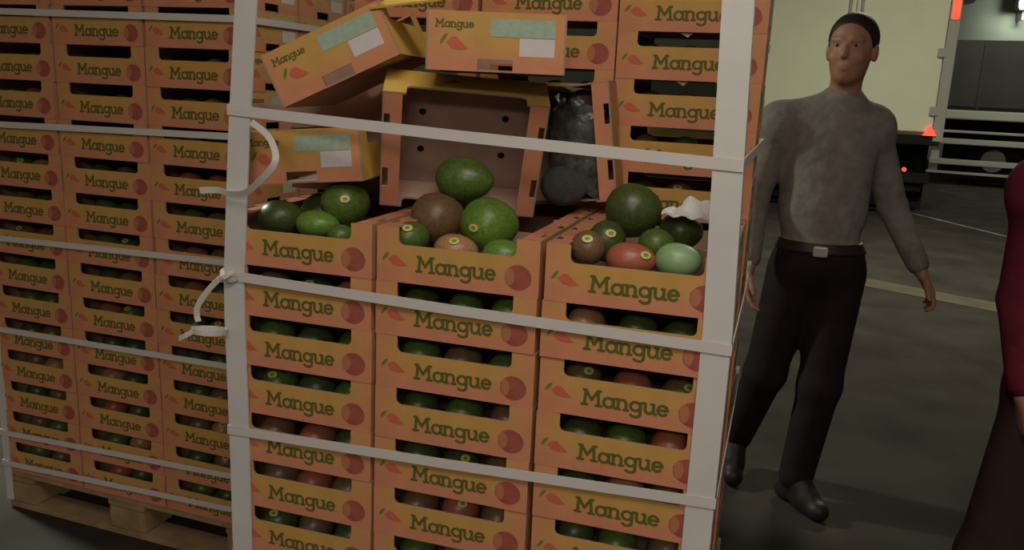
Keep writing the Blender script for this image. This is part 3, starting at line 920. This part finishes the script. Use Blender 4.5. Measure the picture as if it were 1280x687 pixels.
b = MB().bevbox((-.024,-.006,-.018), (.024,.006,.018), .004).build('belt_buckle', 'buckle', root)
b.matrix_local = frame(Vector((1.068,2.925,1.018)) - Vector(JA['base']), -.35)

JB = dict(base=(1.33,1.86,0), head=(1.345,1.86,1.63), neck=(1.345,1.88,1.475), chest=(1.335,1.88,1.30), belly=(1.335,1.88,1.08), pelvis=(1.335,1.88,.90),
          shR=(1.160,1.87,1.370), elR=(1.165,1.90,1.11), wrR=(1.175,1.84,.90), haR=(1.180,1.81,.80),
          shL=(1.510,1.90,1.370), elL=(1.545,1.93,1.11), wrL=(1.540,1.84,.885), haL=(1.535,1.80,.79),
          hipR=(1.258,1.88,.850), knR=(1.175,1.86,.480), anR=(1.115,1.92,.105), toeR=(1.095,1.79,.036),
          hipL=(1.412,1.88,.850), knL=(1.430,1.86,.480), anL=(1.440,1.95,.105), toeL=(1.440,1.82,.036), face=(-.3,-.95,0))
person('person in dark red coat and brown trousers, cut off by the right picture edge', JB, (-.15,-.98,0),
       dict(skin='skin', trousers='brownpants', top='redcoat', topname='coat', shoe='shoe', hair='hair', long=True), .84, 1.0, res=.008)

# ------------------------------------------------------------------ trailer with white rear doors
t = thing('box_trailer', 'white box trailer seen from behind, closed rear doors and red lamps', 'trailer', frame((4.46, 12.0, 0), -.36))
MB().box((-1.22,.06,1.12), (1.22,8,3.95)).build('cargo_body', 'trailer', t)
for s in (-1, 1):
    d = MB().bevbox((min(s*.008,s*1.13),-.02,1.17), (max(s*.008,s*1.13),.055,3.85), .012).build('rear_door', 'trailer', t)
    for x in (.075,):
        MB().cyl((s*x,-.045,1.14), (s*x,-.045,3.86), .020 if x < .5 else .016, 10).build('lock_rod', 'steel', d, True)
    for z in (1.45, 2.2, 3.0, 3.6): MB().bevbox((min(s*1.06,s*1.17),-.05,z-.06), (max(s*1.06,s*1.17),-.015,z+.06), .008).build('hinge', 'steel', d)
    MB().bevbox((min(s*1.14,s*1.27),-.04,1.05), (max(s*1.14,s*1.27),.12,3.98), .01).build('corner_post', 'steel', t)
    MB().bevbox((min(s*1.155,s*1.255),-.075,2.62), (max(s*1.155,s*1.255),-.035,3.72), .012).build('marker_lamp', 'redglow', t)
    MB().prism([(s*1.10-.085,1.13),(s*1.10+.085,1.13),(s*1.10,1.275)], lambda a,b,c: (a,-.075+c,b), .03).build('warning_triangle', 'redtri', t)
    MB().cyl((s*.86,-.03,.66), (s*.86,.05,.66), .030, 14).build('tail_lamp', 'redglow', t)
    MB().bevbox((min(s*.62,s*1.16),.75,.30), (max(s*.62,s*1.16),.78,1.06), .005).build('mud_flap', 'rubber', t)
    for y in (1.4, 2.7):
        w = MB().cyl((s*.60,y,.50), (s*1.18,y,.50), .50, 28).build('wheel', 'rubber', t)
        MB().cyl((s*1.17,y,.50), (s*1.20,y,.50), .24, 18).build('wheel_hub', 'steel', w)
    MB().box((min(s*.42,s*.54),.1,.88), (max(s*.42,s*.54),7.6,1.12)).build('chassis_beam', 'rubber', t)
    MB().box((min(s*.5,s*.6),.02,.56), (max(s*.5,s*.6),.1,1.1)).build('bumper_bracket', 'rubber', t)
MB().bevbox((-1.24,-.03,1.00), (1.24,.12,1.13), .01).build('rear_sill', 'rubber', t)
MB().bevbox((-1.18,-.02,.48), (1.18,.09,.62), .012).build('bumper_bar', 'rubber', t)
MB().box((-1.2,.95,.05), (1.2,1.0,1.0)).build('axle_shield', 'rubber', t)

# ------------------------------------------------------------------ dark truck behind
t = thing('tarpaulin_truck', 'dark tarpaulin truck with pale side guard rails beyond the trailer', 'truck', frame((8.15, 17.2, 0), -.42))
MB().bevbox((0,0,1.47), (9,2.5,2.78), .06).build('tarpaulin', 'tarp', t)
for x in np.arange(.75, 9, 1.5): MB().bevbox((x-.03,-.012,1.48), (x+.03,.02,2.74), .006).build('tarpaulin_strap', 'tarp', t)
MB().bevbox((0,-.03,1.28), (9,2.53,1.46), .02).build('load_bed', 'rail', t)
for z, w in ((.80,.11), (.40,.11), (1.02,.05)): MB().bevbox((.05,-.03,z), (6.6,.02,z+w), .01).build('guard_rail', 'rail', t)
for x in (.06, 2.2, 4.4, 6.4): MB().bevbox((x,.02,.26), (x+.16,.06,1.29), .01).build('guard_post', 'rail', t)
for x in (7.2, 8.3, -.0+1.2, 3.3):
    for y in (.35, 1.95):
        w = MB().cyl((x,y,.5), (x,y+.3,.5), .5, 24).build('wheel', 'rubber', t)
        MB().cyl((x,y-.02,.5), (x,y+.01,.5), .22, 16).build('wheel_hub', 'steel', w)
MB().box((.1,.9,.85), (8.9,1.6,1.28)).build('chassis_beam', 'rubber', t)
MB().box((.3,.75,.15), (6.3,.85,1.25)).build('underbody_shield', 'rubber', t)
MB().bevbox((0.02,0,.22), (6.6,.05,.27), .005).build('guard_rail', 'rail', t)

# ------------------------------------------------------------------ flood lamp and duct on the back wall
t = thing('flood_lamp', 'glaring white flood lamp high on the back wall at the right edge', 'lamp', frame((13.80, 24.75, 4.43), 0))
MB().bevbox((-.31,-.30,-.25), (.31,-.04,.25), .04).build('housing', 'steel', t)
MB().bevbox((-.29,-.34,-.23), (.29,-.29,.23), .02).build('lens', 'lampglow', t)
MB().box((-.05,-.05,-.5), (.05,.24,-.2)).build('bracket', 'steel', t)
ld = bpy.data.lights.new('flood_light', 'AREA'); ld.size = .5; ld.energy = 45; ld.color = (.95,1,.95)
lo = bpy.data.objects.new('flood_light', ld); COL.objects.link(lo); lo.parent = t; lo.location = (0,-.40,0); lo.rotation_euler = (math.radians(70),0,0)
o = MB().bevbox((11.55,24.55,4.30), (12.35,25.0,4.58), .03).build('wall_box', 'steel'); tag(o, 'small grey box fixed high on the back wall above the truck', 'box')
